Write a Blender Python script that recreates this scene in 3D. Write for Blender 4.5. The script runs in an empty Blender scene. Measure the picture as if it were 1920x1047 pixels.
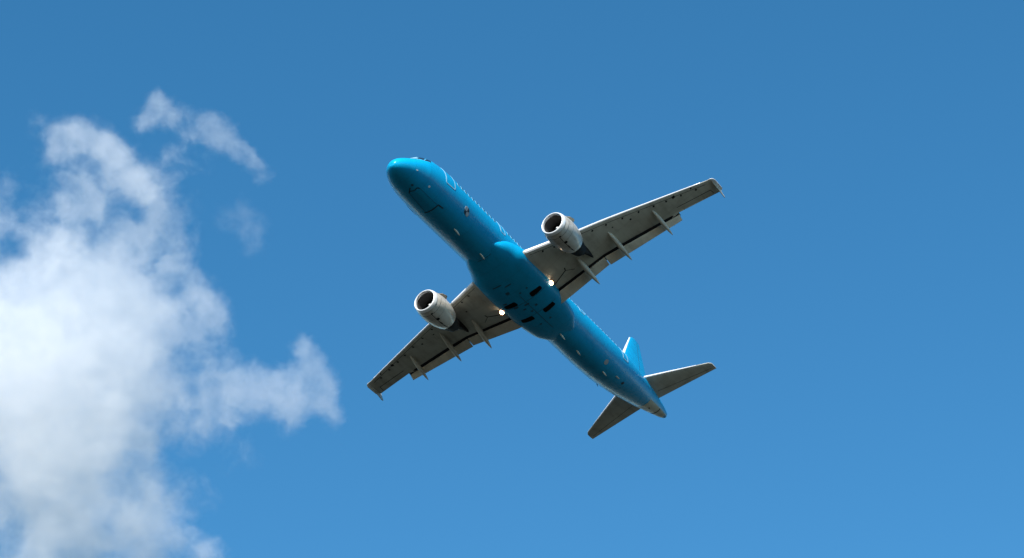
import bpy, bmesh, math, random
from mathutils import Matrix, Vector, noise as mnoise
import numpy as np

S = bpy.context.scene
C = S.collection
random.seed(7)

# ------------------------------------------------------------------ camera
ELEV = math.radians(39)
cs, sn = math.cos(ELEV), math.sin(ELEV)
W = np.array([[1, 0, 0], [0, -sn, -cs], [0, cs, -sn]])          # camera axes -> world axes
CAM_LOC = np.array([0, 0, 1.7])
cam = bpy.data.cameras.new('camera')
cam.sensor_width = 36
cam.lens = 36 * 4500 / 1920
cam.clip_start = 0.1
cam.clip_end = 60000
co = bpy.data.objects.new('camera', cam)
C.objects.link(co)
m = Matrix(W.tolist()).to_4x4()
m.translation = Vector(CAM_LOC)
co.matrix_world = m
S.camera = co

# airliner frame (x aft, y starboard, z up) seen from the camera
RP = np.array([[0.52307901, -0.82676868, -0.20698282],
               [-0.50514741, -0.49634914, 0.70601956],
               [-0.68645061, -0.26474718, -0.67726988]])
TP = np.array([-9.39889154, 9.51105926, -184.0271])
RW = W @ RP
TW = W @ TP + CAM_LOC

# ------------------------------------------------------------------ light
sun_vec = RW @ np.array([-0.80, -0.36, 0.48])                    # towards nose, port, up
sun_vec /= np.linalg.norm(sun_vec)
SUN_EL = math.asin(sun_vec[2])
SUN_ROT = math.atan2(sun_vec[0], sun_vec[1])
sl = bpy.data.lights.new('sun', 'SUN')
sl.energy = 5.0
sl.angle = math.radians(0.5)
sl.color = (1.0, 0.955, 0.89)
so = bpy.data.objects.new('sun', sl)
C.objects.link(so)
so.rotation_mode = 'QUATERNION'
so.rotation_quaternion = Vector(sun_vec).to_track_quat('Z', 'Y')

world = bpy.data.worlds.new('World')
S.world = world
world.use_nodes = True
wt = world.node_tree
bg = wt.nodes['Background']
sky = wt.nodes.new('ShaderNodeTexSky')
sky.sky_type = 'NISHITA'
sky.sun_disc = False
sky.sun_elevation = SUN_EL
sky.sun_rotation = SUN_ROT
sky.altitude = 0
sky.air_density = 1.0
sky.dust_density = 0.1
sky.ozone_density = 3.0
hsv = wt.nodes.new('ShaderNodeHueSaturation')
hsv.inputs['Saturation'].default_value = 1.27
hsv.inputs['Hue'].default_value = .489
wt.links.new(sky.outputs[0], hsv.inputs['Color'])
wt.links.new(hsv.outputs[0], bg.inputs[0])
bg.inputs[1].default_value = 0.13

S.view_settings.view_transform = 'Standard'
S.view_settings.look = 'None'
S.view_settings.exposure = 0.6
S.view_settings.gamma = 1
S.cycles.use_denoising = True
S.cycles.volume_bounces = 16
S.cycles.max_bounces = 18
S.cycles.volume_max_steps = 256
S.cycles.volume_step_rate = .3

# ------------------------------------------------------------------ node helpers
class NT:
    def __init__(s, name):
        s.m = bpy.data.materials.new(name)
        s.m.use_nodes = True
        s.t = s.m.node_tree
        s.b = s.t.nodes.get('Principled BSDF')
        s.out = s.t.nodes.get('Material Output')
    def n(s, typ, **kw):
        nd = s.t.nodes.new('ShaderNode' + typ)
        for k, v in kw.items():
            setattr(nd, k, v)
        return nd
    def l(s, a, b):
        s.t.links.new(a, b)
    def setin(s, nd, i, v):
        if hasattr(v, 'is_linked') or isinstance(v, bpy.types.NodeSocket):
            s.l(v, nd.inputs[i])
        elif v is not None:
            nd.inputs[i].default_value = v
    def math(s, op, a, b=None, c=None, clamp=False):
        nd = s.n('Math', operation=op, use_clamp=clamp)
        for i, v in enumerate((a, b, c)):
            s.setin(nd, i, v)
        return nd.outputs[0]
    def mix(s, f, a, b, mode='MIX'):
        nd = s.n('Mix', data_type='RGBA', blend_type=mode)
        s.setin(nd, 0, f)
        for i, v in ((6, a), (7, b)):
            if isinstance(v, tuple) and len(v) == 3:
                v = (*v, 1)
            s.setin(nd, i, v)
        return nd.outputs[2]
    def noise(s, vec, scale, detail=4, rough=.55, out=0):
        nd = s.n('TexNoise')
        nd.inputs['Scale'].default_value = scale
        nd.inputs['Detail'].default_value = detail
        nd.inputs['Roughness'].default_value = rough
        s.l(vec, nd.inputs['Vector'])
        return nd.outputs[out]
    def ramp(s, f, a, b, lo=0.0, hi=1.0):
        nd = s.n('MapRange', interpolation_type='SMOOTHSTEP')
        s.setin(nd, 0, f); s.setin(nd, 1, a); s.setin(nd, 2, b); s.setin(nd, 3, lo); s.setin(nd, 4, hi)
        return nd.outputs[0]

def plain(name, col, rough=.4, metal=0.0, coat=0.0, spec=.5):
    k = NT(name)
    k.b.inputs['Base Color'].default_value = (*col, 1)
    k.b.inputs['Roughness'].default_value = rough
    k.b.inputs['Metallic'].default_value = metal
    k.b.inputs['Coat Weight'].default_value = coat
    k.b.inputs['Specular IOR Level'].default_value = spec
    return k.m

def seams(k, vec, period, width, axis):
    """thin lines every period metres along one axis: returns 0..1"""
    sp = k.n('SeparateXYZ'); k.l(vec, sp.inputs[0])
    f = k.math('FRACT', k.math('DIVIDE', sp.outputs[axis], period))
    d = k.math('ABSOLUTE', k.math('SUBTRACT', f, .5))
    return k.ramp(d, .5 - width / period, .5 - width / period * .3)

def paint(name, col, dirt, dirt_amt, rough, coat, px=1.6, seam_dark=.75, streak=(.25, 3, 3), spec=.35):
    k = NT(name)
    tc = k.n('TexCoord').outputs['Object']
    mp = k.n('Mapping'); mp.inputs['Scale'].default_value = streak; k.l(tc, mp.inputs[0])
    n1 = k.ramp(k.noise(mp.outputs[0], 1.0, 6, .6), .42, .75)
    n2 = k.ramp(k.noise(tc, .9, 5, .6), .4, .7)
    f = k.math('MULTIPLY', k.math('ADD', n1, n2), dirt_amt, clamp=True)
    c = k.mix(f, col, dirt)
    s1 = seams(k, tc, px, .03, 0)
    c = k.mix(k.math('MULTIPLY', s1, 1 - seam_dark), c, tuple(x * .25 for x in col))
    k.l(c, k.b.inputs['Base Color'])
    r = k.ramp(k.noise(tc, 2.5, 4), .3, .7, rough * .8, rough * 1.3)
    k.l(r, k.b.inputs['Roughness'])
    k.b.inputs['Specular IOR Level'].default_value = spec
    k.b.inputs['Coat Weight'].default_value = coat
    k.b.inputs['Coat Roughness'].default_value = .12
    bp = k.n('Bump'); bp.inputs['Strength'].default_value = .04; bp.inputs['Distance'].default_value = .05
    k.l(k.noise(tc, 1.3, 3), bp.inputs['Height'])
    k.l(bp.outputs[0], k.b.inputs['Normal'])
    return k.m

BLUE = (0.0012, 0.34, 0.63)
M = {}
M['blue'] = paint('blue_paint', BLUE, (0.002, .22, .40), .25, .30, .08, spec=.15)
M['grey'] = paint('wing_grey_paint', (.56, .545, .46), (.33, .305, .24), .45, .45, .1, px=2.1, streak=(.35, 2.5, 2.5))
M['flap'] = paint('flap_grey_paint', (.62, .57, .46), (.37, .33, .26), .45, .45, .1, px=30, streak=(.35, 2.5, 2.5))
M['metal'] = plain('polished_metal', (.86, .86, .86), .32, .25)
M['slat'] = plain('slat_metal', (.86, .86, .86), .35, .1)
M['nacelle'] = paint('nacelle_paint', (.60, .575, .52), (.33, .28, .21), .55, .32, .35, px=1.55, streak=(.3, 1.6, 1.6), seam_dark=.3)
M['dark'] = plain('sooty_metal', (.006, .006, .007), .7, .0, spec=.15)
M['black'] = plain('black_gaps_and_shade', (.004, .004, .005), .85, spec=.1)  # black gaps and ports; also shade painted on the wheel bay panels
M['joint_and_shade'] = plain('dark_joint_and_shade', (.012, .012, .014), .8, spec=.2)  # dark joints and covers; also the shade painted into the flap cove
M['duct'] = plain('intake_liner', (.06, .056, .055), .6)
M['blade'] = plain('fan_blade_metal', (.07, .07, .08), .35, .8)
M['white'] = plain('white_paint', (.75, .76, .76), .35, coat=.3)
M['glass'] = plain('dark_glass', (.012, .016, .022), .06, spec=.8)
M['outline'] = plain('pale_door_outline', (.25, .45, .56), .4)
M['bare'] = paint('bare_tail_metal', (.42, .38, .26), (.24, .21, .14), .5, .45, .0, px=30)
M['mark'] = plain('worn_grey_marking', (.33, .36, .38), .5)
M['line'] = plain('dark_panel_gap', (.004, .03, .05), .7)
M['seam'] = plain('dark_blue_hatch_joint', (.002, .09, .16), .6)  # darker blue for hatches, ports and thin joints
M['brass'] = plain('antenna_cream', (.62, .60, .50), .4)
k = NT('lamp_glass_lit')
k.b.inputs['Base Color'].default_value = (1, .8, .6, 1)
k.b.inputs['Emission Color'].default_value = (1, .78, .55, 1)
k.b.inputs['Emission Strength'].default_value = 14
M['lamp'] = k.m
k = NT('lamp_reflector')
k.b.inputs['Base Color'].default_value = (.8, .42, .25, 1)
k.b.inputs['Roughness'].default_value = .3
k.b.inputs['Emission Color'].default_value = (1, .45, .2, 1)
k.b.inputs['Emission Strength'].default_value = .35
M['reflector'] = k.m

k = NT('ground_fields')
tc = k.n('TexCoord').outputs['Object']
n1 = k.ramp(k.noise(tc, .0012, 4), .4, .6)
n2 = k.noise(tc, .02, 8, .65)
c = k.mix(n1, (.009, .0100, .0055), (.020, .0165, .011))
c = k.mix(n2, c, (.009, .012, .006))
k.l(c, k.b.inputs['Base Color'])
k.b.inputs['Roughness'].default_value = .95
M['ground'] = k.m

# ------------------------------------------------------------------ mesh helpers
def build(name, verts, faces, mat, parent=None, smooth=True, mats=None, autosharp=None):
    me = bpy.data.meshes.new(name)
    me.from_pydata([tuple(map(float, v)) for v in verts], [], faces)
    bm = bmesh.new(); bm.from_mesh(me)
    bmesh.ops.remove_doubles(bm, verts=bm.verts, dist=1e-5)
    bmesh.ops.recalc_face_normals(bm, faces=bm.faces)
    for f in bm.faces: f.smooth = smooth
    if smooth:
        for e in bm.edges:
            if len(e.link_faces) == 2 and e.calc_face_angle(0) > math.radians(autosharp or 50):
                e.smooth = False
    bm.to_mesh(me); bm.free()
    me.materials.append(mat)
    o = bpy.data.objects.new(name, me)
    C.objects.link(o)
    if parent: o.parent = parent
    return o

def rings(name, R_, mat, parent, cap0=True, cap1=True, closed=True, **kw):
    """R_ : list of rings, each a list of points of equal length"""
    n = len(R_[0]); V = [p for r in R_ for p in r]; F = []
    for i in range(len(R_) - 1):
        for j in range(n if closed else n - 1):
            a, b = i * n + j, i * n + (j + 1) % n
            F.append((a, b, b + n, a + n))
    if cap0: F.append(tuple(range(n))[::-1])
    if cap1: F.append(tuple(range((len(R_) - 1) * n, len(R_) * n)))
    return build(name, V, F, mat, parent, **kw)

def pchip(x, xs, ys):
    xs = np.array(xs, float); ys = np.array(ys, float)
    h = np.diff(xs); d = np.diff(ys) / h
    mm = np.zeros(len(xs)); mm[0] = d[0]; mm[-1] = d[-1]
    for i in range(1, len(xs) - 1):
        if d[i - 1] * d[i] > 0:
            w1 = 2 * h[i] + h[i - 1]; w2 = h[i] + 2 * h[i - 1]
            mm[i] = (w1 + w2) / (w1 / d[i - 1] + w2 / d[i])
    x = np.clip(x, xs[0], xs[-1]); i = np.clip(np.searchsorted(xs, x) - 1, 0, len(h) - 1)
    t = (x - xs[i]) / h[i]
    return ((1 + 2 * t) * (1 - t) ** 2) * ys[i] + t * (1 - t) ** 2 * h[i] * mm[i] + t * t * (3 - 2 * t) * ys[i + 1] + t * t * (t - 1) * h[i] * mm[i + 1]

# ------------------------------------------------------------------ the airliner
plane = bpy.data.objects.new('airliner', None)
C.objects.link(plane)
pm = Matrix(RW.tolist()).to_4x4(); pm.translation = Vector(TW)
plane.matrix_world = pm
plane['label'] = 'bright blue twin engine airliner climbing with grey wings and two lit landing lights'
plane['category'] = 'airplane'

FX = [0, .04, .15, .4, .8, 1.4, 2.0, 2.6, 3.2, 4.0, 5.0, 6.2, 7.5, 28.0, 30, 32, 34, 36, 38, 40, 41.6, 43.0, 44.0, 44.42]
FT = [-.96, -.72, -.54, -.30, -.07, .22, .55, 1.08, 1.46, 1.80, 1.98, 2.06, 2.07, 2.07, 2.07, 2.07, 2.07, 2.06, 2.03, 1.95, 1.82, 1.62, 1.38, 1.22]
FB = [-.96, -1.13, -1.25, -1.41, -1.56, -1.71, -1.82, -1.92, -1.97, -2.01, -2.05, -2.07, -2.07, -2.07, -2.05, -1.93, -1.68, -1.30, -.86, -.38, .03, .38, .62, .74]
FW = [0, .23, .42, .70, .97, 1.25, 1.45, 1.61, 1.76, 1.85, 1.92, 1.965, 1.975, 1.975, 1.97, 1.94, 1.86, 1.72, 1.50, 1.22, .95, .68, .45, .32]

def fus(x):
    k_ = float(pchip(x, [0, 3, 14, 24, 34, 44], [1, 1.025, 1.025, .965, .965, 1]))
    dz = float(pchip(x, [0, 3.5, 14, 24, 34, 44], [0, .28, .28, -.12, -.12, 0]))
    return float(pchip(x, FX, FT)) * k_ + dz, float(pchip(x, FX, FB)) * k_ + dz, float(pchip(x, FX, FW)) * k_

def fpt(x, a, off=0.0):
    """point on the fuselage: a = angle from straight down, positive to starboard"""
    t, b, w = fus(x)
    hz = (t - b) / 2; cz = (t + b) / 2
    p = np.array([x, w * math.sin(a), cz - hz * math.cos(a)])
    if off:
        n = np.array([0, math.sin(a) / max(w, .05), -math.cos(a) / max(hz, .05)]); n /= np.linalg.norm(n)
        p = p + n * off
    return p

xs = np.concatenate([[0, .012, .03, .06, .1, .16, .24], np.arange(.34, 7.5, .2), np.arange(7.5, 28, .6), np.arange(28, 44.4, .3), [44.42]])
NSEG = 72
body = rings('fuselage', [[fpt(x, 2 * math.pi * j / NSEG) for j in range(NSEG)] for x in xs], M['blue'], plane, autosharp=60)

def patch(name, x0, x1, a0, a1, mat, off=.012, nx=8, na=8, parent=None, corner=0.0, thick=.02, shape=None):
    """a raised sheet on the fuselage between two stations and two angles; shape(u,v)->(u,v) bends its outline"""
    V = []; F = []
    for lay, o in ((0, off), (1, off - thick)):
        for i in range(nx + 1):
            for j in range(na + 1):
                u, v = i / nx, j / na
                if shape: u, v = shape(u, v)
                V.append(fpt(x0 + (x1 - x0) * u, a0 + (a1 - a0) * v, o))
    n = na + 1; T = (nx + 1) * n
    for i in range(nx):
        for j in range(na):
            a = i * n + j
            F.append((a, a + 1, a + 1 + n, a + n)); F.append((T + a, T + a + n, T + a + 1 + n, T + a + 1))
    for i in range(nx):
        for j in (0, na):
            a = i * n + j; F.append((a, a + n, T + a + n, T + a))
    for j in range(na):
        for i in (0, nx):
            a = i * n + j; F.append((a, a + 1, T + a + 1, T + a))
    return build(name, V, F, mat, parent or plane, autosharp=40)

def strip(name, pts, w, mat, parent, off=.014, closed=False, h=.012):
    """thin line along fuselage coordinates (x, a)"""
    P = [np.array(p, float) for p in pts]
    dense = []
    seq = P + ([P[0]] if closed else [])
    for a, b in zip(seq[:-1], seq[1:]):
        n = max(2, int(np.hypot(b[0] - a[0], (b[1] - a[1]) * 2) / .12))
        for i in range(n): dense.append(a + (b - a) * i / n)
    if not closed: dense.append(seq[-1])
    n = len(dense); V = []; F = []
    for i, p in enumerate(dense):
        q0 = dense[(i - 1) % n] if closed or i else p
        q1 = dense[(i + 1) % n] if closed or i < n - 1 else p
        t, b_, w_ = fus(p[0]); rad = max((t - b_) / 2, .1)
        d = np.array([q1[0] - q0[0], (q1[1] - q0[1]) * rad]); d /= max(np.linalg.norm(d), 1e-6)
        nrm = np.array([-d[1], d[0]])
        for s, o in ((-1, 0), (-1, off), (1, off), (1, 0)):
            V.append(fpt(p[0] + nrm[0] * w / 2 * s, p[1] + nrm[1] * w / 2 * s / rad, o))
    for i in range(n if closed else n - 1):
        for j in range(4):
            a, b = i * 4 + j, i * 4 + (j + 1) % 4
            a2, b2 = ((i + 1) % n) * 4 + j, ((i + 1) % n) * 4 + (j + 1) % 4
            F.append((a, b, b2, a2))
    if not closed: F += [(3, 2, 1, 0), ((n - 1) * 4, (n - 1) * 4 + 1, (n - 1) * 4 + 2, (n - 1) * 4 + 3)]
    return build(name, V, F, mat, parent, autosharp=30)

def rnd(x0, x1, a0, a1, r=.12, rad=2.0):
    """rounded rectangle outline in (x, a)"""
    out = []
    ra = r / rad
    for cx, ca, s in ((x1 - r, a1 - ra, 0), (x0 + r, a1 - ra, 1), (x0 + r, a0 + ra, 2), (x1 - r, a0 + ra, 3)):
        for k_ in range(5):
            t = (s + k_ / 4) * math.pi / 2
            out.append((cx + r * math.cos(t), ca + ra * math.sin(t)))
    return out

PORT = -1
def az(z, x=10):          # angle (from straight down) of height z on the side
    t, b, w = fus(x); return math.acos(max(-1, min(1, ((t + b) / 2 - z) / ((t - b) / 2))))

# cabin windows and doors
def rounded(u, v):
    a, b = 2 * u - 1, 2 * v - 1
    return (.5 + .5 * a * math.sqrt(1 - b * b * .38), .5 + .5 * b * math.sqrt(1 - a * a * .38))
DOORS = [(5.1, 6.3), (13.1, 13.75), (25.9, 26.6), (33.3, 34.2)]
wx = 7.0
wins = []
while wx < 32.9:
    if not any(d0 - .12 < wx + .12 and wx - .12 < d1 + .12 for d0, d1 in DOORS):
        wins.append(wx)
    wx += .533
for side in (-1, 1):
    for w_ in wins:
        f_ = patch('cabin_window', w_ - .15, w_ + .15, side * az(.38, w_), side * az(.80, w_), M['outline'], off=.012, nx=4, na=4, shape=rounded)
        patch('pane', w_ - .11, w_ + .11, side * az(.43, w_), side * az(.75, w_), M['glass'], off=.018, nx=4, na=4, shape=rounded, parent=f_)
    for i, (d0, d1) in enumerate(DOORS):
        z0, z1 = (-.46, 1.45) if i in (0, 3) else (-.1, 1.2)
        xm = (d0 + d1) / 2
        d = patch('passenger_door' if i in (0, 3) else 'emergency_door', d0 + .04, d1 - .04, side * az(z0 + .04, xm), side * az(z1 - .04, xm), M['blue'], off=.010, nx=6, na=10)
        strip('door_outline', rnd(d0, d1, side * az(z0, xm), side * az(z1, xm)) if side > 0 else [(a, -b) for a, b in rnd(d0, d1, az(z0, xm), az(z1, xm))],
              .075, M['outline'], d, off=.02, closed=True)

# cockpit glazing, three panes a side
for side in (-1, 1):
    for nm, quad in (('cockpit_window', ((1.72, 2.64), (2.50, 2.93), (2.62, 2.42), (2.02, 2.22))),
                     ('cockpit_window', ((2.06, 2.17), (2.66, 2.37), (2.98, 2.10), (2.50, 1.90))),
                     ('cockpit_window', ((2.60, 1.86), (3.04, 2.05), (3.50, 1.98), (3.30, 1.80)))):
        def quadgrid(q, grow, off, n=6):
            cx = sum(p[0] for p in q) / 4; ca = sum(p[1] for p in q) / 4
            q = [(cx + (p[0] - cx) * grow, ca + (p[1] - ca) * grow) for p in q]
            V = []
            for i in range(n + 1):
                for j in range(n + 1):
                    u, v = i / n, j / n
                    x = (1 - u) * ((1 - v) * q[0][0] + v * q[1][0]) + u * ((1 - v) * q[3][0] + v * q[2][0])
                    a = (1 - u) * ((1 - v) * q[0][1] + v * q[1][1]) + u * ((1 - v) * q[3][1] + v * q[2][1])
                    V.append(fpt(x, side * a, off))
            return V, [(i * (n + 1) + j, i * (n + 1) + j + 1, (i + 1) * (n + 1) + j + 1, (i + 1) * (n + 1) + j) for i in range(n) for j in range(n)]
        V, F = quadgrid(quad, 1.08, .012)
        fr = build(nm, V, F, M['outline'], plane)
        md = fr.modifiers.new('s', 'SOLIDIFY'); md.thickness = .02
        V, F = quadgrid(quad, .98, .022)
        gl = build('pane', V, F, M['glass'], fr)
        md = gl.modifiers.new('s', 'SOLIDIFY'); md.thickness = .008

# belly marks in the photograph: nose gear doors, panels, blade antennas, round markings
for side in (-1, 1):
    ngd = patch('nose_gear_door', 3.0, 5.4, side * .005, side * .22, M['blue'], off=.010, nx=8, na=4)
strip('nose_gear_door_gap', [(2.45, .06), (2.95, .30), (2.75, .22), (2.90, .0), (2.85, -.18), (3.05, -.24)], .07, M['line'], plane)
strip('nose_gear_door_gap', [(5.50, .40), (5.55, .28), (5.50, -.20), (5.48, -.27), (6.1, -.30)], .10, M['line'], plane)
strip('nose_gear_door_gap', [(3.05, -.24), (5.5, -.24)], .025, M['seam'], plane)
strip('nose_gear_door_gap', [(2.95, .28), (5.5, .34)], .025, M['seam'], plane)
def disc(name, x, a, r, mat, parent=None, off=.014):
    V = [fpt(x, a, off)]; n = 20; rad = 2.0
    for i in range(n):
        t = 2 * math.pi * i / n
        V.append(fpt(x + r * math.cos(t), a + r / rad * math.sin(t), off))
    for i in range(n):
        t = 2 * math.pi * i / n
        V.append(fpt(x + r * math.cos(t), a + r / rad * math.sin(t), 0))
    F = [(0, 1 + i, 1 + (i + 1) % n) for i in range(n)] + [(1 + i, 1 + n + i, 1 + n + (i + 1) % n, 1 + (i + 1) % n) for i in range(n)]
    return build(name, V, F, mat, parent or plane, autosharp=35)
r_ = disc('round_marking', 8.3, -.87, .31, M['line'])
disc('marking_spot', 8.15, -.95, .19, M['mark'], r_, off=.02)
disc('marking_spot', 8.47, -.79, .19, M['mark'], r_, off=.02)
disc('round_marking', 31.15, -.50, .26, M['mark'])
disc('sensor_port', 2.35, -.12, .12, M['seam'])
disc('sensor_port', 3.62, -.56, .10, M['white'])
disc('sensor_port', 34.9, -.26, .17, M['line'])
disc('sensor_port', 1.8, -.95, .08, M['white'])

def blade(name, x, a, length, height, width, mat, rake=.35, tilt=0.0):
    """swept blade aerial standing off the skin"""
    base = fpt(x, a); tip = fpt(x + rake, a + tilt, height)
    def ell(c, lx, wy):
        return [c + np.array([lx / 2 * math.cos(t), wy / 2 * math.sin(t) * math.cos(a), wy / 2 * math.sin(t) * math.sin(a)]) for t in np.linspace(0, 2 * math.pi, 12, endpoint=False)]
    n = (tip - base)
    rr = [ell(base - n * .15, length, width), ell(base + n * .5, length * .8, width * .9), ell(base + n * .9, length * .55, width * .7), ell(tip, length * .3, width * .4)]
    return rings(name, rr, mat, plane)
for x, a, L, H in ((8.75, -.02, .62, .22), (12.5, -.02, .5, .2), (25.1, .02, .62, .22), (27.8, .05, .42, .2), (31.9, -.06, .5, .2), (33.5, -.32, .3, .14)):
    blade('blade_antenna', x, a, L, H, .13, M['brass'])
blade('drain_mast', 34.3, 1.15, .2, .14, .10, M['dark'])

# tail cone: bare metal hatch and exhaust
hatch = patch('tail_hatch', 40.2, 42.55, -.62, .80, M['bare'], off=.014, nx=10, na=12)
disc('hatch_port', 41.2, .05, .13, M['black'], hatch, off=.024)
strip('hatch_gap', [(42.62, -.62), (42.62, .8)], .14, M['black'], plane, off=.02)
patch('tail_cone_panel', 42.7, 44.1, -.60, .80, M['bare'], off=.012, nx=8, na=10)
def tube(name, cx, prof, mat, parent, n=40, cy=0, cz=0, cap0=False, cap1=False, tilt=0.0, **kw):
    R2 = []
    for x, r in prof:
        R2.append([(cx + x, cy + r * math.sin(2 * math.pi * j / n), cz + r * math.cos(2 * math.pi * j / n) + tilt * x) for j in range(n)])
    return rings(name, R2, mat, parent, cap0, cap1, **kw)
tube('tail_exhaust', 44.3, [(0, .28), (.22, .22), (.22, .15), (.02, .14), (.0, .02)], M['dark'], plane, cy=0, cz=.99, cap1=True, n=24)
tube('tail_light', 44.5, [(0, .06), (.08, .05), (.10, .01)], M['white'], plane, cy=.0, cz=1.24, cap0=True, cap1=True, n=12)

# belly fairing -----------------------------------------------------------
BX = [12.2, 12.9, 13.7, 14.6, 15.6, 18, 20, 22, 23.4, 24.2, 24.9, 25.4]
BW = [1.05, 1.52, 1.92, 2.20, 2.50, 2.52, 2.42, 2.32, 2.12, 1.92, 1.5, 1.1]     # half width
BB = [-1.55, -1.74, -1.92, -2.05, -2.18, -2.36, -2.38, -2.36, -2.30, -2.22, -2.1, -1.98]  # bottom
BT = [-1.35, -1.15, -.85, -.68, -.78, -1.05, -1.2, -1.3, -1.4, -1.5, -1.65, -1.8]       # upper lip height
def belly(x, a, off=0):
    """a in -1..1 across the section: superellipse under the fuselage"""
    w, b, tp = (float(pchip(x, BX, q)) for q in (BW, BB, BT))
    th = a * math.pi / 2
    e = .80
    y = w * math.copysign(abs(math.sin(th)) ** e, th)
    z = tp - (tp - b) * abs(math.cos(th)) ** e
    p = np.array([x, y, z])
    if off:
        n = np.array([0, math.copysign(abs(math.sin(th)) ** (2 - e) / w, th), -abs(math.cos(th)) ** (2 - e) / (tp - b)])
        n /= np.linalg.norm(n); p = p + n * off
    return p
bxs = np.linspace(12.2, 25.4, 60); NB = 48
RB = []
for x in bxs:
    ring = [belly(x, -1 + 2 * j / NB) for j in range(NB + 1)]
    w, tp = float(pchip(x, BX, BW)), float(pchip(x, BX, BT))
    top = min(tp + .75, .45)
    ring += [np.array([x, w * .80, top]), np.array([x, 0, top]), np.array([x, -w * .80, top])]
    RB.append(ring)
fair = rings('belly_fairing', RB, M['blue'], plane, autosharp=70)

def bquad(name, c, mat, parent, off=.012, n=6, depth=0.0):
    """c: four corners (x, a) on the fairing"""
    V = []; F = []
    for o in (off, -.02):
        for i in range(n + 1):
            for j in range(n + 1):
                u, v = i / n, j / n
                # round the corners
                uu, vv = 2 * u - 1, 2 * v - 1
                u2 = .5 + .5 * uu * math.sqrt(1 - .18 * vv ** 4); v2 = .5 + .5 * vv * math.sqrt(1 - .18 * uu ** 4)
                x = (1 - u2) * ((1 - v2) * c[0][0] + v2 * c[1][0]) + u2 * ((1 - v2) * c[3][0] + v2 * c[2][0])
                a = (1 - u2) * ((1 - v2) * c[0][1] + v2 * c[1][1]) + u2 * ((1 - v2) * c[3][1] + v2 * c[2][1])
                V.append(belly(x, a, o))
    m_ = n + 1; T = m_ * m_
    for i in range(n):
        for j in range(n):
            a = i * m_ + j
            F.append((a, a + 1, a + 1 + m_, a + m_)); F.append((T + a, T + a + m_, T + a + 1 + m_, T + a + 1))
    for i in range(n):
        for j in (0, n):
            a = i * m_ + j; F.append((a, a + m_, T + a + m_, T + a)); a = j * m_ + i; F.append((a, a + 1, T + a + 1, T + a))
    return build(name, V, F, mat, parent, autosharp=40)
def ya(y, x):    # a for lateral position y on the fairing bottom
    w = float(pchip(x, BX, BW)); r = min(.999, abs(y) / w)
    return math.copysign(math.asin(r ** (1 / .80)) / (math.pi / 2), y)
def yq(name, c, mat, **kw):
    return bquad(name, [(x, ya(y, x)) for x, y in c], mat, fair, **kw)
for s in (-1, 1):
    yq('wheel_bay_shade_panel', [(18.50, .72 * s), (18.62, 1.78 * s), (19.05, 1.78 * s), (19.12, .65 * s)], M['black'])  # raised black panel without depth, painted as the shade inside a bay
    yq('wheel_bay_shade_panel', [(20.98, .50 * s), (20.92, 1.58 * s), (21.40, 1.62 * s), (21.52, .50 * s)], M['black'])
    yq('gear_door_seam', [(19.15, .05 * s), (19.15, 1.9 * s), (19.18, 1.9 * s), (19.18, .05 * s)], M['line'], off=.006)
    yq('gear_door_seam', [(20.95, .05 * s), (20.95, 1.9 * s), (20.98, 1.9 * s), (20.98, .05 * s)], M['line'], off=.006)
yq('gear_door_seam', [(18.2, -.02), (18.2, .02), (23.6, .02), (23.6, -.02)], M['line'], off=.007)
for x, y, rx, ry in ((17.35, .62, .16, .16), (18.4, 1.5, .10, .16), (19.5, .1, .10, .22), (19.9, .55, .08, .14), (20.1, -.45, .12, .12), (18.0, -.2, .09, .09),
                     (16.2, .9, .06, .4), (16.6, .1, .06, .3), (18.9, 1.2, .12, .12), (19.3, 1.0, .1, .2), (20.5, .2, .10, .10), (17.9, -.9, .08, .08), (22.3, -.5, .08, .1), (22.4, .5, .08, .1)):
    yq('service_hatch', [(x - rx, y - ry), (x - rx, y + ry), (x + rx, y + ry), (x + rx, y - ry)], M['seam'], off=.009, n=3)
strip('fairing_front_seam', [(13.2, -1.0), (13.05, -.5), (13.0, 0), (13.05, .5), (13.2, 1.0)], .03, M['line'], plane)

# wings --------------------------------------------------------------------
def zm(y): return float(pchip(y, [1.0, 2, 5.2, 8.3, 12.2, 17.2], [-1.12, -.88, -.08, .72, 1.52, 2.5]))
def xle(y): return float(np.interp(y, [1.0, 2.2, 6.9, 17.1], [15.3, 15.88, 18.28, 23.1]))
def xfl(y): return float(np.interp(y, [1.0, 2.07, 6.83, 13.62], [21.35, 21.45, 21.95, 23.75]))     # flap leading edge
def xte(y): return float(np.interp(y, [1.0, 2, 6.8, 13.6, 17.2], [22.4, 22.5, 22.9, 24.15, 25.0])) # trailing edge flaps out
def xteo(y): return float(np.interp(y, [13.6, 17.2], [23.82, 25.0]))
def zt(y): return float(np.interp(y, [1, 6.8, 13.6, 17.2], [-.16, -.10, -.05, .0]))               # droop towards the back
def tk(y): return float(np.interp(y, [1, 2.2, 6.9, 17.2], [.92, .86, .50, .20]))                   # thickness

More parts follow.
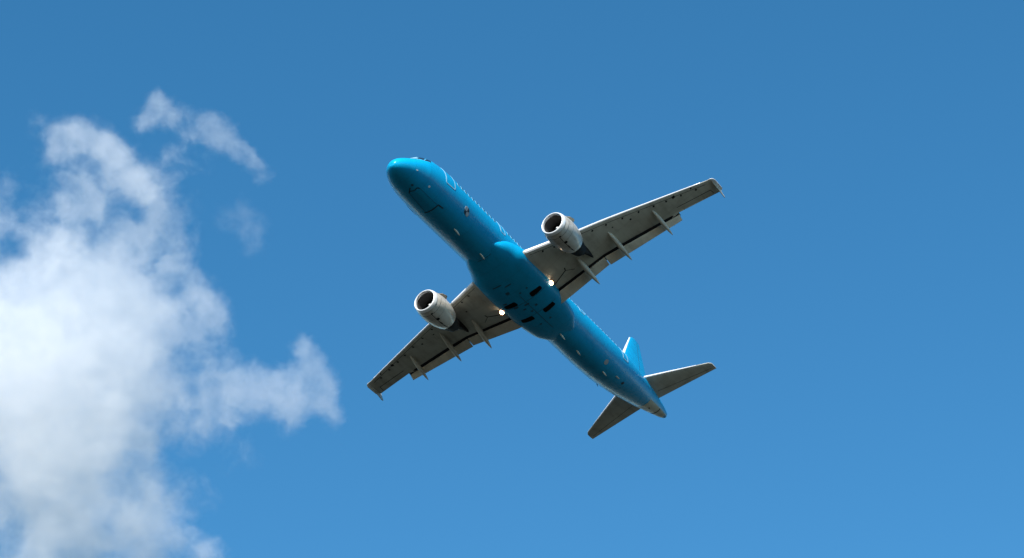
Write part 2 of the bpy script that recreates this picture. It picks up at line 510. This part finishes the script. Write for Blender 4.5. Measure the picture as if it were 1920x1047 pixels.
def section(y, full):
    """closed loop round the main wing box: upper then lower surface"""
    a = xle(y); b = xteo(y) if y > 13.6 else xte(y) - .18; c = b - a; t = tk(y)
    lowx = b if full else xfl(y) + .15
    z0 = zm(y)
    up = []; lo = []
    for u in np.concatenate([1 - np.cos(np.linspace(0, math.pi / 2, 14))]):
        x = a + c * u
        yt = 5 * t * (.2969 * math.sqrt(u) - .126 * u - .3516 * u * u + .2843 * u ** 3 - .1015 * u ** 4)
        up.append((x, z0 + t * .30 + yt * 1.15 + zt(y) * u * 2 - t * .15))
    for u in np.concatenate([1 - np.cos(np.linspace(0, math.pi / 2, 14))]):
        x = a + (lowx - a) * u
        uu = (x - a) / c
        yt = 5 * t * (.2969 * math.sqrt(uu) - .126 * uu - .3516 * uu * uu + .2843 * uu ** 3 - .1015 * uu ** 4)
        lo.append((x, z0 + t * .15 - yt * .75 + zt(y) * uu * .9 - t * .0))
    return up, lo

def wing(side):
    P_ = lambda x, y, z: (x, side * y, z)
    ysb = [1.0, 1.6, 2.2, 3, 4, 5, 6, 6.9, 8, 9.2, 10.4, 11.6, 12.8, 13.62]
    yso = [13.621, 14.4, 15.2, 16.0, 16.6, 17.0, 17.2]
    R_ = []
    for y in ysb + yso:
        up, lo = section(y, y > 13.62)
        loop = [P_(x, y, z) for x, z in up]
        # lip of the shroud, cove, then lower surface backwards
        xe, ze = up[-1]
        xl, zl = lo[-1]
        loop.append(P_(xe, y, ze - .03))
        loop.append(P_(xl + .02, y, zl + .004))
        loop += [P_(x, y, z) for x, z in lo[::-1][:-1]]
        R_.append(loop)
    w = rings('wing', R_, M['grey'], plane, autosharp=40)
    w.location = (-.65, 0, -.45)
    # slats: bright strip wrapping the leading edge, in segments
    for a0, a1 in ((2.55, 5.35), (6.75, 9.3), (9.33, 11.9), (11.93, 14.5), (14.53, 16.45)):
        RR = []
        for y in np.linspace(a0, a1, 8):
            up, lo = section(y, True)
            c = xte(y) - xle(y)
            wd = .075 * c + .16
            prof = [(x, z) for x, z in up if x - xle(y) < wd * 1.6][::-1] + [(x, z) for x, z in lo[1:] if x - xle(y) < wd * .30]
            # resample to a fixed count
            pr = np.array(prof); d = np.r_[0, np.cumsum(np.hypot(*np.diff(pr, axis=0).T))]
            q = np.linspace(0, d[-1], 14)
            pr = np.stack([np.interp(q, d, pr[:, 0]), np.interp(q, d, pr[:, 1])], 1)
            cx, cz = xle(y) + wd, zm(y) + tk(y) * .15
            outer = [P_(cx + (x - cx) * 1.0 - .035, y, cz + (z - cz) * 1.06) for x, z in pr]
            inner = [P_(x + .05, y, cz + (z - cz) * .8) for x, z in pr[::-1]]
            RR.append(outer + inner)
        rings('slat', RR, M['slat'], w, autosharp=50)
    # flaps
    for a0, a1 in ((1.75, 6.80), (6.88, 13.55)):
        RR = []
        for y in np.linspace(a0, a1, 10):
            x0 = xfl(y) + .24; x1 = xte(y) + .04 + (.10 if y > 6.85 else 0); c = x1 - x0
            z0 = float(np.interp(y, [2, 6.8, 13.6], [-1.16, .12, 1.62]))
            z1 = float(np.interp(y, [2, 6.8, 13.6], [-1.60, -.17, 1.22]))
            t = .19 if y < 7 else .16
            droop = (z0 - z1) / c
            z0 -= .10
            loop = []
            for u in (0, .04, .15, .35, .6, .85, 1.0):
                yt = t * (1.5 * math.sqrt(u) * (1 - u) + .05)
                loop.append(P_(x0 + c * u, y, z0 + .10 - droop * c * u + yt))
            for u in (1.0, .85, .6, .35, .15, .04):
                yt = t * (.55 * math.sqrt(u) * (1 - u) + .05)
                loop.append(P_(x0 + c * u, y, z0 + .10 - droop * c * u - yt))
            RR.append(loop)
        rings('flap', RR, M['flap'], w, autosharp=50)
    # near-black strip: shade of the cove put into colour, between fixed wing and flap
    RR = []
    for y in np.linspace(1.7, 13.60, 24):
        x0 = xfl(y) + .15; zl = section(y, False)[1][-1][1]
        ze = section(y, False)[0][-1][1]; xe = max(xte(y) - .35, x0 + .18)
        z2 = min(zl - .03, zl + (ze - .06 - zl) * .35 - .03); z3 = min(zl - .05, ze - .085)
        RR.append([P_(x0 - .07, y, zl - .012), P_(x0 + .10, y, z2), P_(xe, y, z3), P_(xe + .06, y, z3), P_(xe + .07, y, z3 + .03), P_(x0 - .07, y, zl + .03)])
    rings('flap_cove_shade', RR, M['joint_and_shade'], w, autosharp=20)
    # aileron joint and outboard flap end
    def low(x, y, off=0):
        up, lo = section(y, y > 13.62)
        lx = [p[0] for p in lo]; lz = [p[1] for p in lo]
        return np.array([x, side * y, float(np.interp(x, lx, lz)) - off])
    def lowstrip(name, pts, wd, mat, parent, off=.008, th=.03):
        V = []; F = []
        dn = []
        for (x0, y0), (x1, y1) in zip(pts[:-1], pts[1:]):
            n = max(2, int(math.hypot(x1 - x0, y1 - y0) / .3))
            dn += [(x0 + (x1 - x0) * i / n, y0 + (y1 - y0) * i / n) for i in range(n)]
        dn.append(pts[-1])
        for i, (x, y) in enumerate(dn):
            a = dn[max(0, i - 1)]; b = dn[min(len(dn) - 1, i + 1)]
            d = np.array([b[0] - a[0], b[1] - a[1]]); d /= np.linalg.norm(d); nn = np.array([-d[1], d[0]]) * wd / 2
            for s_, o in ((-1, -th + off), (-1, off), (1, off), (1, -th + off)):
                V.append(low(x + nn[0] * s_, y + nn[1] * s_, o))
        for i in range(len(dn) - 1):
            for j in range(4):
                a, b = i * 4 + j, i * 4 + (j + 1) % 4
                F.append((a, b, b + 4, a + 4))
        n = (len(dn) - 1) * 4
        F += [(3, 2, 1, 0), (n, n + 1, n + 2, n + 3)]
        return build(name, V, F, mat, parent, autosharp=30)
    lowstrip('aileron_joint', [(23.25, 13.75), (24.12, 16.7)], .05, M['joint_and_shade'], w)
    lowstrip('aileron_joint', [(24.12, 16.7), (24.70, 16.75)], .04, M['joint_and_shade'], w)
    lowstrip('gear_door_edge', [(20.15, 3.95), (20.45, 3.85), (20.95, 2.30)], .09, M['joint_and_shade'], w)
    lowstrip('gear_door_edge', [(20.45, 3.85), (21.05, 4.45)], .04, M['joint_and_shade'], w)
    # small drain holes and access covers on the underside
    for fy in (3.6, 4.5, 7.5, 8.6, 9.9, 11.2, 12.4, 13.4, 14.6, 15.8):
        xx = xle(fy) + .42 + .02 * (xte(fy) - xle(fy)); ln = .10 + .06 * ((fy * 7) % 1)
        lowstrip('slat_track_slot', [(xx, fy), (xx + ln, fy + .10)], .17, M['joint_and_shade'], w, off=.006)
    for fx, fy, r in ((22.05, 14.1, .13), (22.55, 15.6, .07), (20.9, 10.4, .08), (20.3, 8.9, .06), (18.9, 4.9, .07)):
        lowstrip('fuel_access_cover', [(fx - r, fy), (fx + r, fy)], r * 2, M['joint_and_shade'] if r > .1 else M['dark'], w, off=.005)
    lowstrip('slat_gap', [(xle(y) + .30 + .02 * (xte(y) - xle(y)), y) for y in np.linspace(2.7, 16.7, 12)], .035, M['joint_and_shade'], w, off=.004)
    # flap track fairings: long canoes
    for (xa, ya_, xb, yb, r, zb) in ((20.05, 5.15, 23.2, 5.38, .29, -1.26), (20.30, 8.36, 23.65, 8.52, .27, -.35), (21.62, 12.12, 24.5, 12.28, .235, .53)):
        RR = []
        za = low(xa + .1, ya_)[2] + .08
        for u in np.linspace(0, 1, 18):
            rr = r * (math.sin(math.pi * min(1, u * .98 + .01)) ** .62) * (1 - .25 * u)
            x = xa + (xb - xa) * u; y = ya_ + (yb - ya_) * u
            z = za + (zb - za) * u ** 1.35 - .05 * math.sin(math.pi * u)
            RR.append([P_(x, y + rr * .85 * math.sin(t), z + rr * 1.25 * math.cos(t)) for t in np.linspace(0, 2 * math.pi, 18, endpoint=False)])
        rings('flap_track_fairing', RR, M['flap'], w, autosharp=80)
    # wingtip fence, swept arrow above and below the tip
    V = []
    zt_ = zm(17.2)
    out = [(23.1, 0.02), (23.9, .42), (24.75, .66), (25.1, .60), (25.15, .1), (25.38, -.50), (25.15, -.56), (24.4, -.32), (23.6, -.12)]
    ncorn = len(out)
    for s_, th in ((0, -.03), (1, .03)):
        for x, z in out:
            V.append(P_(x, 17.24 + th + abs(z) * .12, zt_ + z))
    F = [tuple(range(ncorn)), tuple(range(ncorn, 2 * ncorn))[::-1]] + [(i, (i + 1) % ncorn, ncorn + (i + 1) % ncorn, ncorn + i) for i in range(ncorn)]
    build('wingtip_fence', V, F, M['grey'], w, smooth=False)
    # wingtip cap with the navigation light
    RR = []
    for u in np.linspace(0, 1, 7):
        y = 17.2 + .34 * u
        up, lo = section(17.2, True)
        s_ = math.sqrt(1 - .9 * u * u)
        cx = 24.3; cz = zt_ + .03
        RR.append([P_(cx + (x - cx) * (.55 + .45 * s_), y, cz + (z - cz) * s_) for x, z in up + lo[::-1][1:-1]])
    rings('wingtip_cap', RR, M['slat'], w, autosharp=60)
    # landing light at the root, extended under the wing
    lx, ly, lz = 20.16, 2.42, -1.22
    rb = []
    ax = np.array([-.80, 0, -.60]); ux = np.array([0, 1., 0]); vx = np.cross(ax, ux)
    def ringl(c, r, n=24): return [c + r * (ux * math.cos(t) + vx * math.sin(t)) for t in np.linspace(0, 2 * math.pi, n, endpoint=False)]
    c0 = np.array([lx, side * ly, lz])
    lamp = rings('landing_light', [ringl(c0 - ax * .18, .10), ringl(c0 - ax * .08, .22), ringl(c0, .235), ringl(c0 + ax * .01, .215), ringl(c0 - ax * .06, .17)], M['reflector'], plane, cap1=False)
    lamp.location = (-.60, 0, -.42)
    rings('bulb', [ringl(c0 - ax * .07, .155), ringl(c0 + ax * .02, .135), ringl(c0 + ax * .05, .07)], M['lamp'], lamp)
    rings('lamp_bracket', [ringl(c0 - ax * .15 + np.array([.0, 0, 0]), .07, 8), ringl(c0 + np.array([.45, 0, .33]), .07, 8)], M['dark'], lamp)
    return w
wing(-1); wing(1)

# engines ------------------------------------------------------------------
def engine(side):
    ex, ey, ez = 14.15, side * 6.20, -1.28
    TI = 0.03
    prof = [(.10, .955), (.22, 1.02), (.45, 1.095), (.8, 1.165), (1.3, 1.215), (1.9, 1.205), (2.4, 1.16), (2.8, 1.08), (3.15, .98), (3.32, .925), (3.32, .895), (2.9, .93), (2.5, .9)]
    n = tube('engine', ex, prof, M['nacelle'], plane, n=64, cy=ey, cz=ez, tilt=TI, autosharp=60)
    n.location = (-.66, 0, -.58)
    lip = [(.26, .865), (.14, .87), (.05, .888), (.010, .912), (0, .932), (.008, .956), (.035, .988), (.11, 1.025), (.24, 1.068), (.30, 1.08), (.30, 1.04)]
    tube('intake_lip', ex, lip, M['metal'], n, n=64, cy=ey, cz=ez, tilt=TI)
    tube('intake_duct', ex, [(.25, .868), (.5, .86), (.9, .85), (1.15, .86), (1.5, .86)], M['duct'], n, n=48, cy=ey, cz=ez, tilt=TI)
    # fan: 36 twisted blades on a dark disc
    fz = ez + TI * 1.2
    tube('fan_hub', ex, [(1.5, .86), (1.5, .02)], M['black'], n, n=48, cy=ey, cz=ez, tilt=TI)
    V = []; F = []
    for b in range(36):
        t0 = 2 * math.pi * b / 36
        for i in range(5):
            r = .27 + .57 * i / 4; tw = .10 - .055 * i / 4
            for s_ in (-1, 1):
                t = t0 + s_ * (tw * .30 / r + .02)
                V.append((ex + 1.28 + s_ * tw, ey + r * math.sin(t), fz + r * math.cos(t)))
        o = b * 10
        for i in range(4): F.append((o + 2 * i, o + 2 * i + 1, o + 2 * i + 3, o + 2 * i + 2))
    build('fan_blades', V, F, M['blade'], n, smooth=False)
    sp = tube('spinner', ex, [(.72, .01), (.76, .06), (.86, .13), (1.0, .20), (1.18, .26), (1.32, .29)], M['white'], n, n=32, cy=ey, cz=ez, tilt=TI, cap0=True)
    # core nozzle, plug
    tube('core_cowl', ex, [(2.5, .88), (3.2, .84), (3.9, .70), (4.5, .54), (4.5, .48), (3.9, .46)], M['dark'], n, n=40, cy=ey, cz=ez, tilt=TI)
    tube('exhaust_plug', ex, [(3.8, .36), (4.4, .33), (4.95, .16), (5.15, .02)], M['dark'], n, n=24, cy=ey, cz=ez, tilt=TI, cap1=True)
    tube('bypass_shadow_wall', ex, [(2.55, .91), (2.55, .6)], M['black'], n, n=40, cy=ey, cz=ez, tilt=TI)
    # pylon: from the nacelle crown up to and along the wing underside
    RR = []
    yy = abs(ey)
    for x, zb, zt2, w in ((15.1, ez + 1.10, ez + 1.2, .04), (15.8, ez + 1.0, ez + 1.36, .16), (16.8, ez + .95, ez + 1.5, .21), (17.6, ez + .7, .35, .22), (18.6, ez + .25, .35, .21), (19.6, ez + .55, .30, .18), (20.5, -.30, .28, .13), (21.3, -.05, .2, .03)):
        RR.append([(x, ey - w, zt2), (x, ey - w * 1.05, zb + .1), (x, ey - w * .6, zb), (x, ey + w * .6, zb), (x, ey + w * 1.05, zb + .1), (x, ey + w, zt2)])
    rings('pylon', RR, M['dark'], n, autosharp=50)
    # strake on each flank
    for s_, ang in ((-1, 1.0), (1, 1.0)):
        V = []
        for th in (-.012, .012):
            for x, h in ((.85, -.02), (1.25, .20), (1.75, .30), (1.9, .22), (1.95, -.02)):
                r = 1.205 + h
                t = ang + th
                V.append((ex + x, ey + s_ * r * math.sin(t), ez + r * math.cos(t) + TI * x))
        F = [(0, 1, 2, 3, 4), (9, 8, 7, 6, 5)] + [(i, (i + 1) % 5, 5 + (i + 1) % 5, 5 + i) for i in range(5)]
        build('strake', V, F, M['flap'], n, smooth=False)
    # drain mast / oil spot and latch line along the keel
    def npt(x, t, off=0):
        r = float(np.interp(x, [p[0] for p in prof[:10]], [p[1] for p in prof[:10]])) + off
        return (ex + x, ey + r * math.sin(t), ez - r * math.cos(t) + TI * x)
    def npatch(name, x0, x1, t0, t1, mat, off=.01, shape=None, n_=6):
        V = []; F = []
        for o in (off, -.02):
            for i in range(n_ + 1):
                for j in range(n_ + 1):
                    u, v = i / n_, j / n_
                    if shape: u, v = shape(u, v)
                    V.append(npt(x0 + (x1 - x0) * u, t0 + (t1 - t0) * v, o))
        m_ = n_ + 1; T = m_ * m_
        for i in range(n_):
            for j in range(n_):
                a = i * m_ + j
                F.append((a, a + 1, a + 1 + m_, a + m_))
            for j in (0, n_):
                a = i * m_ + j; F.append((a, a + m_, T + a + m_, T + a)); a = j * m_ + i; F.append((a, a + 1, T + a + 1, T + a))
        return build(name, V, F, mat, n, autosharp=40)
    npatch('drain_port', 1.38, 1.66, -.20, .04, M['black'], shape=lambda u, v: (.5 + (u - .5) * math.sqrt(1 - .5 * (2 * v - 1) ** 2), .5 + (v - .5) * math.sqrt(1 - .5 * (2 * u - 1) ** 2)), n_=8)
    npatch('cowl_latch_line', .7, 3.25, -.02, .02, M['dark'], off=.006, n_=10)
    npatch('cowl_latch', 2.0, 2.35, -.05, .03, M['dark'], off=.012, n_=3)
    npatch('cowl_latch', 2.6, 2.85, -.04, .04, M['dark'], off=.012, n_=3)
    npatch('cowl_seam', .72, .75, -1.5, 1.5, M['duct'], off=.006, n_=24)
    npatch('cowl_latch', .62, .74, -.12, .02, M['dark'], off=.012, n_=3)
    return n
engine(-1); engine(1)

# tail ---------------------------------------------------------------------
def foil(x0, x1, t, n=10):
    up = []
    for u in 1 - np.cos(np.linspace(0, math.pi / 2, n)):
        yt = 5 * t * (.2969 * math.sqrt(u) - .126 * u - .3516 * u * u + .2843 * u ** 3 - .1036 * u ** 4)
        up.append((x0 + (x1 - x0) * u, yt))
    return up + [(x, -v) for x, v in up[::-1][1:-1]]
for side in (-1, 1):
    RR = []; LE = []
    ys = [.5, 1.3, 2.5, 4, 5.4, 6.35, 6.5, 6.56]
    for y in ys:
        xl = 38.30 + (y - 1.3) * .635 + (0 if y < 6.4 else (y - 6.4) * 1.2)
        xt = 41.90 + (y - 1.3) * .165
        z = .88 + (y - 1.3) * .085
        t = .42 - .045 * y
        RR.append([(x, side * y, z + dz) for x, dz in foil(xl, xt, t)])
        if 1.2 < y < 6.3:
            pr = foil(xl, xt, t, 16)
            sel = [p for p in pr if p[0] - xl < .28]
            LE.append((y, xl, z, t, xt))
    tp = rings('tailplane', RR, M['grey'], plane, autosharp=50)
    RL = []
    for y, xl, z, t, xt in LE:
        c = xt - xl
        loop = []
        for u in (.10, .05, .02, .005, 0): loop.append((xl + c * u - .025, side * y, z + 5 * t * 1.08 * (.2969 * math.sqrt(u) - .126 * u)))
        for u in (.005, .02, .04): loop.append((xl + c * u - .025, side * y, z - 5 * t * 1.08 * (.2969 * math.sqrt(u) - .126 * u)))
        loop.append((xl + c * .05, side * y, z))
        RL.append(loop)
    rings('leading_edge', RL, M['slat'], tp, autosharp=60)
    V = []
    for y in (1.35, 6.3):
        xl = 38.30 + (y - 1.3) * .635; xt = 41.90 + (y - 1.3) * .165
        xh = xt - (xt - xl) * .30; z = .88 + (y - 1.3) * .085
        t = .42 - .045 * y; hz = 5 * t * (.2969 * math.sqrt(.7) - .126 * .7 - .3516 * .49 + .2843 * .343 - .1036 * .24)
        for x in (xh - .015, xh + .015):
            for dz in (-hz - .006, -hz + .03): V.append((x, side * y, z + dz))
    build('elevator_joint', V, [(0, 1, 3, 2), (4, 6, 7, 5), (0, 4, 5, 1), (2, 3, 7, 6), (0, 2, 6, 4), (1, 5, 7, 3)], M['joint_and_shade'], tp, smooth=False)
RR = []
for z in (1.2, 2.2, 3.0, 4.2, 5.6, 7.0, 8.3, 9.1, 9.32, 9.42):
    u = (z - 2.0) / 7.0
    xl = 36.35 + u * 5.62 + max(0, z - 9.1) ** 2 * 3
    if z < 3.0: xl -= (3.0 - z) ** 2 * .7
    xt = 42.35 + u * 1.55
    RR.append([(x, dy, z) for x, dy in foil(xl, xt, .62 - .42 * max(0, u))])
fin = rings('tail_fin', RR, M['blue'], plane, autosharp=50)
RL = []
for z in np.linspace(3.1, 9.05, 8):
    u = (z - 2.0) / 7.0; xl = 36.35 + u * 5.62; xt = 42.35 + u * 1.55; t = (.62 - .42 * u) * 1.08
    loop = []
    for w_ in (.05, .02, .005, 0): loop.append((xl + (xt - xl) * w_ - .03, 5 * t * (.2969 * math.sqrt(w_) - .126 * w_), z))
    for w_ in (.005, .02, .05): loop.append((xl + (xt - xl) * w_ - .03, -5 * t * (.2969 * math.sqrt(w_) - .126 * w_), z))
    loop.append((xl + .3, 0, z))
    RL.append(loop)
rings('leading_edge', RL, M['slat'], fin, autosharp=60)
V = []
for z in (2.6, 9.25):
    u = (z - 2.0) / 7.0; xl = 36.35 + u * 5.62; xt = 42.35 + u * 1.55; xh = xt - (xt - xl) * .32
    t = .62 - .42 * u; hy = 5 * t * (.2969 * math.sqrt(.68) - .126 * .68 - .3516 * .4624 + .2843 * .3144 - .1036 * .2138)
    for x in (xh - .02, xh + .02):
        for dy in (-hy - .005, hy + .005): V.append((x, dy, z))
build('rudder_joint', V, [(0, 1, 3, 2), (4, 6, 7, 5), (0, 4, 5, 1), (2, 3, 7, 6), (0, 2, 6, 4), (1, 5, 7, 3)], M['line'], fin, smooth=False)

# ------------------------------------------------------------------ ground
V = [(-30000, -30000, 0), (30000, -30000, 0), (30000, 30000, 0), (-30000, 30000, 0)]
g = build('ground', V, [(0, 1, 2, 3)], M['ground'], smooth=False)
g['kind'] = 'structure'

# ------------------------------------------------------------------ clouds
# cloud frame: 3 km up-range, unit = 67 m
CD = 3000.0
CU = CD / 4500 * 100
CLOUDS = []
def cloud(name, label, blobs, dens, thr=.0, wisp=1.0, voxel=.16, amp=1.0, cap=.30):
    """blobs: (x, y, r, weight[, z]) in photo-sized units; the body is about as deep as it is wide"""
    k = NT(name + '_vapour')
    for nd in list(k.t.nodes):
        if nd != k.out: k.t.nodes.remove(nd)
    tc = k.n('TexCoord').outputs['Object']
    # domain warp for torn, wispy edges
    wv = k.n('TexNoise'); wv.inputs['Scale'].default_value = 1.1; wv.inputs['Detail'].default_value = 3
    k.l(tc, wv.inputs['Vector'])
    sub = k.n('VectorMath', operation='SUBTRACT'); k.l(wv.outputs['Color'], sub.inputs[0]); sub.inputs[1].default_value = (.5, .5, .5)
    sc = k.n('VectorMath', operation='SCALE'); k.l(sub.outputs[0], sc.inputs[0]); sc.inputs['Scale'].default_value = .55 * wisp
    ad = k.n('VectorMath', operation='ADD'); k.l(tc, ad.inputs[0]); k.l(sc.outputs[0], ad.inputs[1])
    wv2 = k.n('TexNoise'); wv2.inputs['Scale'].default_value = 4.2; wv2.inputs['Detail'].default_value = 4; wv2.inputs['Roughness'].default_value = .6
    k.l(tc, wv2.inputs['Vector'])
    sub2 = k.n('VectorMath', operation='SUBTRACT'); k.l(wv2.outputs['Color'], sub2.inputs[0]); sub2.inputs[1].default_value = (.5, .5, .5)
    sc2 = k.n('VectorMath', operation='SCALE'); k.l(sub2.outputs[0], sc2.inputs[0]); sc2.inputs['Scale'].default_value = .26 * wisp
    ad2 = k.n('VectorMath', operation='ADD'); k.l(ad.outputs[0], ad2.inputs[0]); k.l(sc2.outputs[0], ad2.inputs[1])
    p = ad2.outputs[0]
    acc = None
    for b in blobs:
        x, y, r, w = b[:4]; z = b[4] if len(b) > 4 else 0
        d = k.n('VectorMath', operation='DISTANCE'); k.l(p, d.inputs[0]); d.inputs[1].default_value = (x, y, z)
        v = k.ramp(d.outputs['Value'], r, r * .15, 0.0, w)
        acc = v if acc is None else k.math('ADD', acc, v)
    mask = k.math('MINIMUM', acc, 1.15)
    nz = k.noise(p, 1.25, 10, .66)
    nn = k.math('MULTIPLY_ADD', nz, 2.6 * amp, -1.3 * amp)            # about -.8 .. .8
    gate = k.ramp(mask, 0.0, .22)
    val = k.math('ADD', mask, k.math('MULTIPLY', nn, 1.15))
    val = k.math('SUBTRACT', val, .22 + thr)
    val = k.math('MULTIPLY', k.math('POWER', k.math('MAXIMUM', val, 0.0), 2.0), gate)
    val = k.math('MINIMUM', val, cap)
    dn = k.math('MULTIPLY', val, dens / CU)
    pv = k.n('VolumePrincipled')
    pv.inputs['Color'].default_value = (.998, .998, .999, 1)
    pv.inputs['Anisotropy'].default_value = .0
    k.l(dn, pv.inputs['Density'])
    k.l(pv.outputs[0], k.out.inputs['Volume'])
    k.m.cycles.volume_step_rate = 1.0
    # hull mesh: union of the puffs, remeshed into one closed skin
    bm = bmesh.new()
    for b in blobs:
        x, y, r, w = b[:4]; z = b[4] if len(b) > 4 else 0
        bmesh.ops.create_icosphere(bm, subdivisions=2, radius=r * .98 + .12, matrix=Matrix.Translation((x, y, z)))
    me = bpy.data.meshes.new(name); bm.to_mesh(me); bm.free()
    o = bpy.data.objects.new(name, me); C.objects.link(o)
    md = o.modifiers.new('r', 'REMESH'); md.mode = 'VOXEL'; md.voxel_size = voxel
    dg = bpy.context.evaluated_depsgraph_get(); dg.update()
    me2 = bpy.data.meshes.new_from_object(o.evaluated_get(dg))
    o.modifiers.clear(); o.data = me2; bpy.data.meshes.remove(me); me2.name = name
    me2.materials.clear(); me2.materials.append(k.m)
    mw = Matrix(W.tolist()).to_4x4(); mw.translation = Vector(W @ np.array([0, 0, -CD]) + CAM_LOC)
    o.matrix_world = mw @ Matrix.Diagonal((CU, CU, CU, 1))
    o['label'] = label; o['category'] = 'cloud'
    CLOUDS.append(o)
    return o
def px(*L):
    out = []
    for b in L:
        x, y, r, w = b[:4]
        out.append(((x - 960) / 100, (523.5 - y) / 100, r / 100, w, *(b[4:] or (0,))))
    return out
cloud('cloud', 'large white cloud bank filling the lower left of the sky', px(
    (80, 740, 250, 1.0), (200, 640, 200, .8), (110, 560, 180, .7), (230, 780, 180, .6), (40, 900, 240, .6),
    (180, 930, 220, .55), (300, 590, 130, .5), (-80, 640, 240, .9), (-20, 430, 110, .5), (140, 460, 150, .46),
    (270, 480, 130, .46), (240, 380, 120, .46), (170, 310, 130, .50), (90, 300, 80, .38), (290, 330, 90, .38), (370, 590, 100, .42),
    (30, 350, 60, .34), (130, 262, 60, .36), (205, 275, 60, .36), (330, 400, 70, .34), (390, 560, 70, .36), (60, 400, 90, .3),
    (370, 750, 120, .48), (455, 755, 100, .5), (530, 750, 85, .52), (590, 730, 75, .56), (600, 690, 50, .48), (565, 645, 34, .42), (630, 800, 50, .42), (612, 765, 58, .52), (560, 760, 60, .42),
    (440, 830, 80, .32), (300, 1000, 150, .45), (400, 1035, 70, .42), (370, 930, 70, .34), (120, 1060, 200, .5),
    (555, 700, 70, .40), (500, 700, 60, .36), (580, 665, 45, .42), (360, 300, 80, .27), (400, 640, 90, .30), (430, 700, 80, .34), (60, 210, 60, .26), (350, 460, 70, .30)), 2.1)
cloud('cloud', 'arched wispy cloud streak above the big bank', px(
    (292, 190, 38, .36), (300, 215, 60, .42), (345, 222, 65, .54), (385, 238, 62, .58), (425, 262, 56, .58), (460, 290, 50, .54), (488, 312, 40, .46), (498, 335, 30, .36), (270, 240, 50, .3)), 2.0, voxel=.1)
cloud('cloud', 'small faint cloud puff below the arched streak', px(
    (470, 425, 75, .36), (440, 400, 60, .28), (495, 440, 60, .3), (455, 378, 40, .26)), .6, voxel=.1)
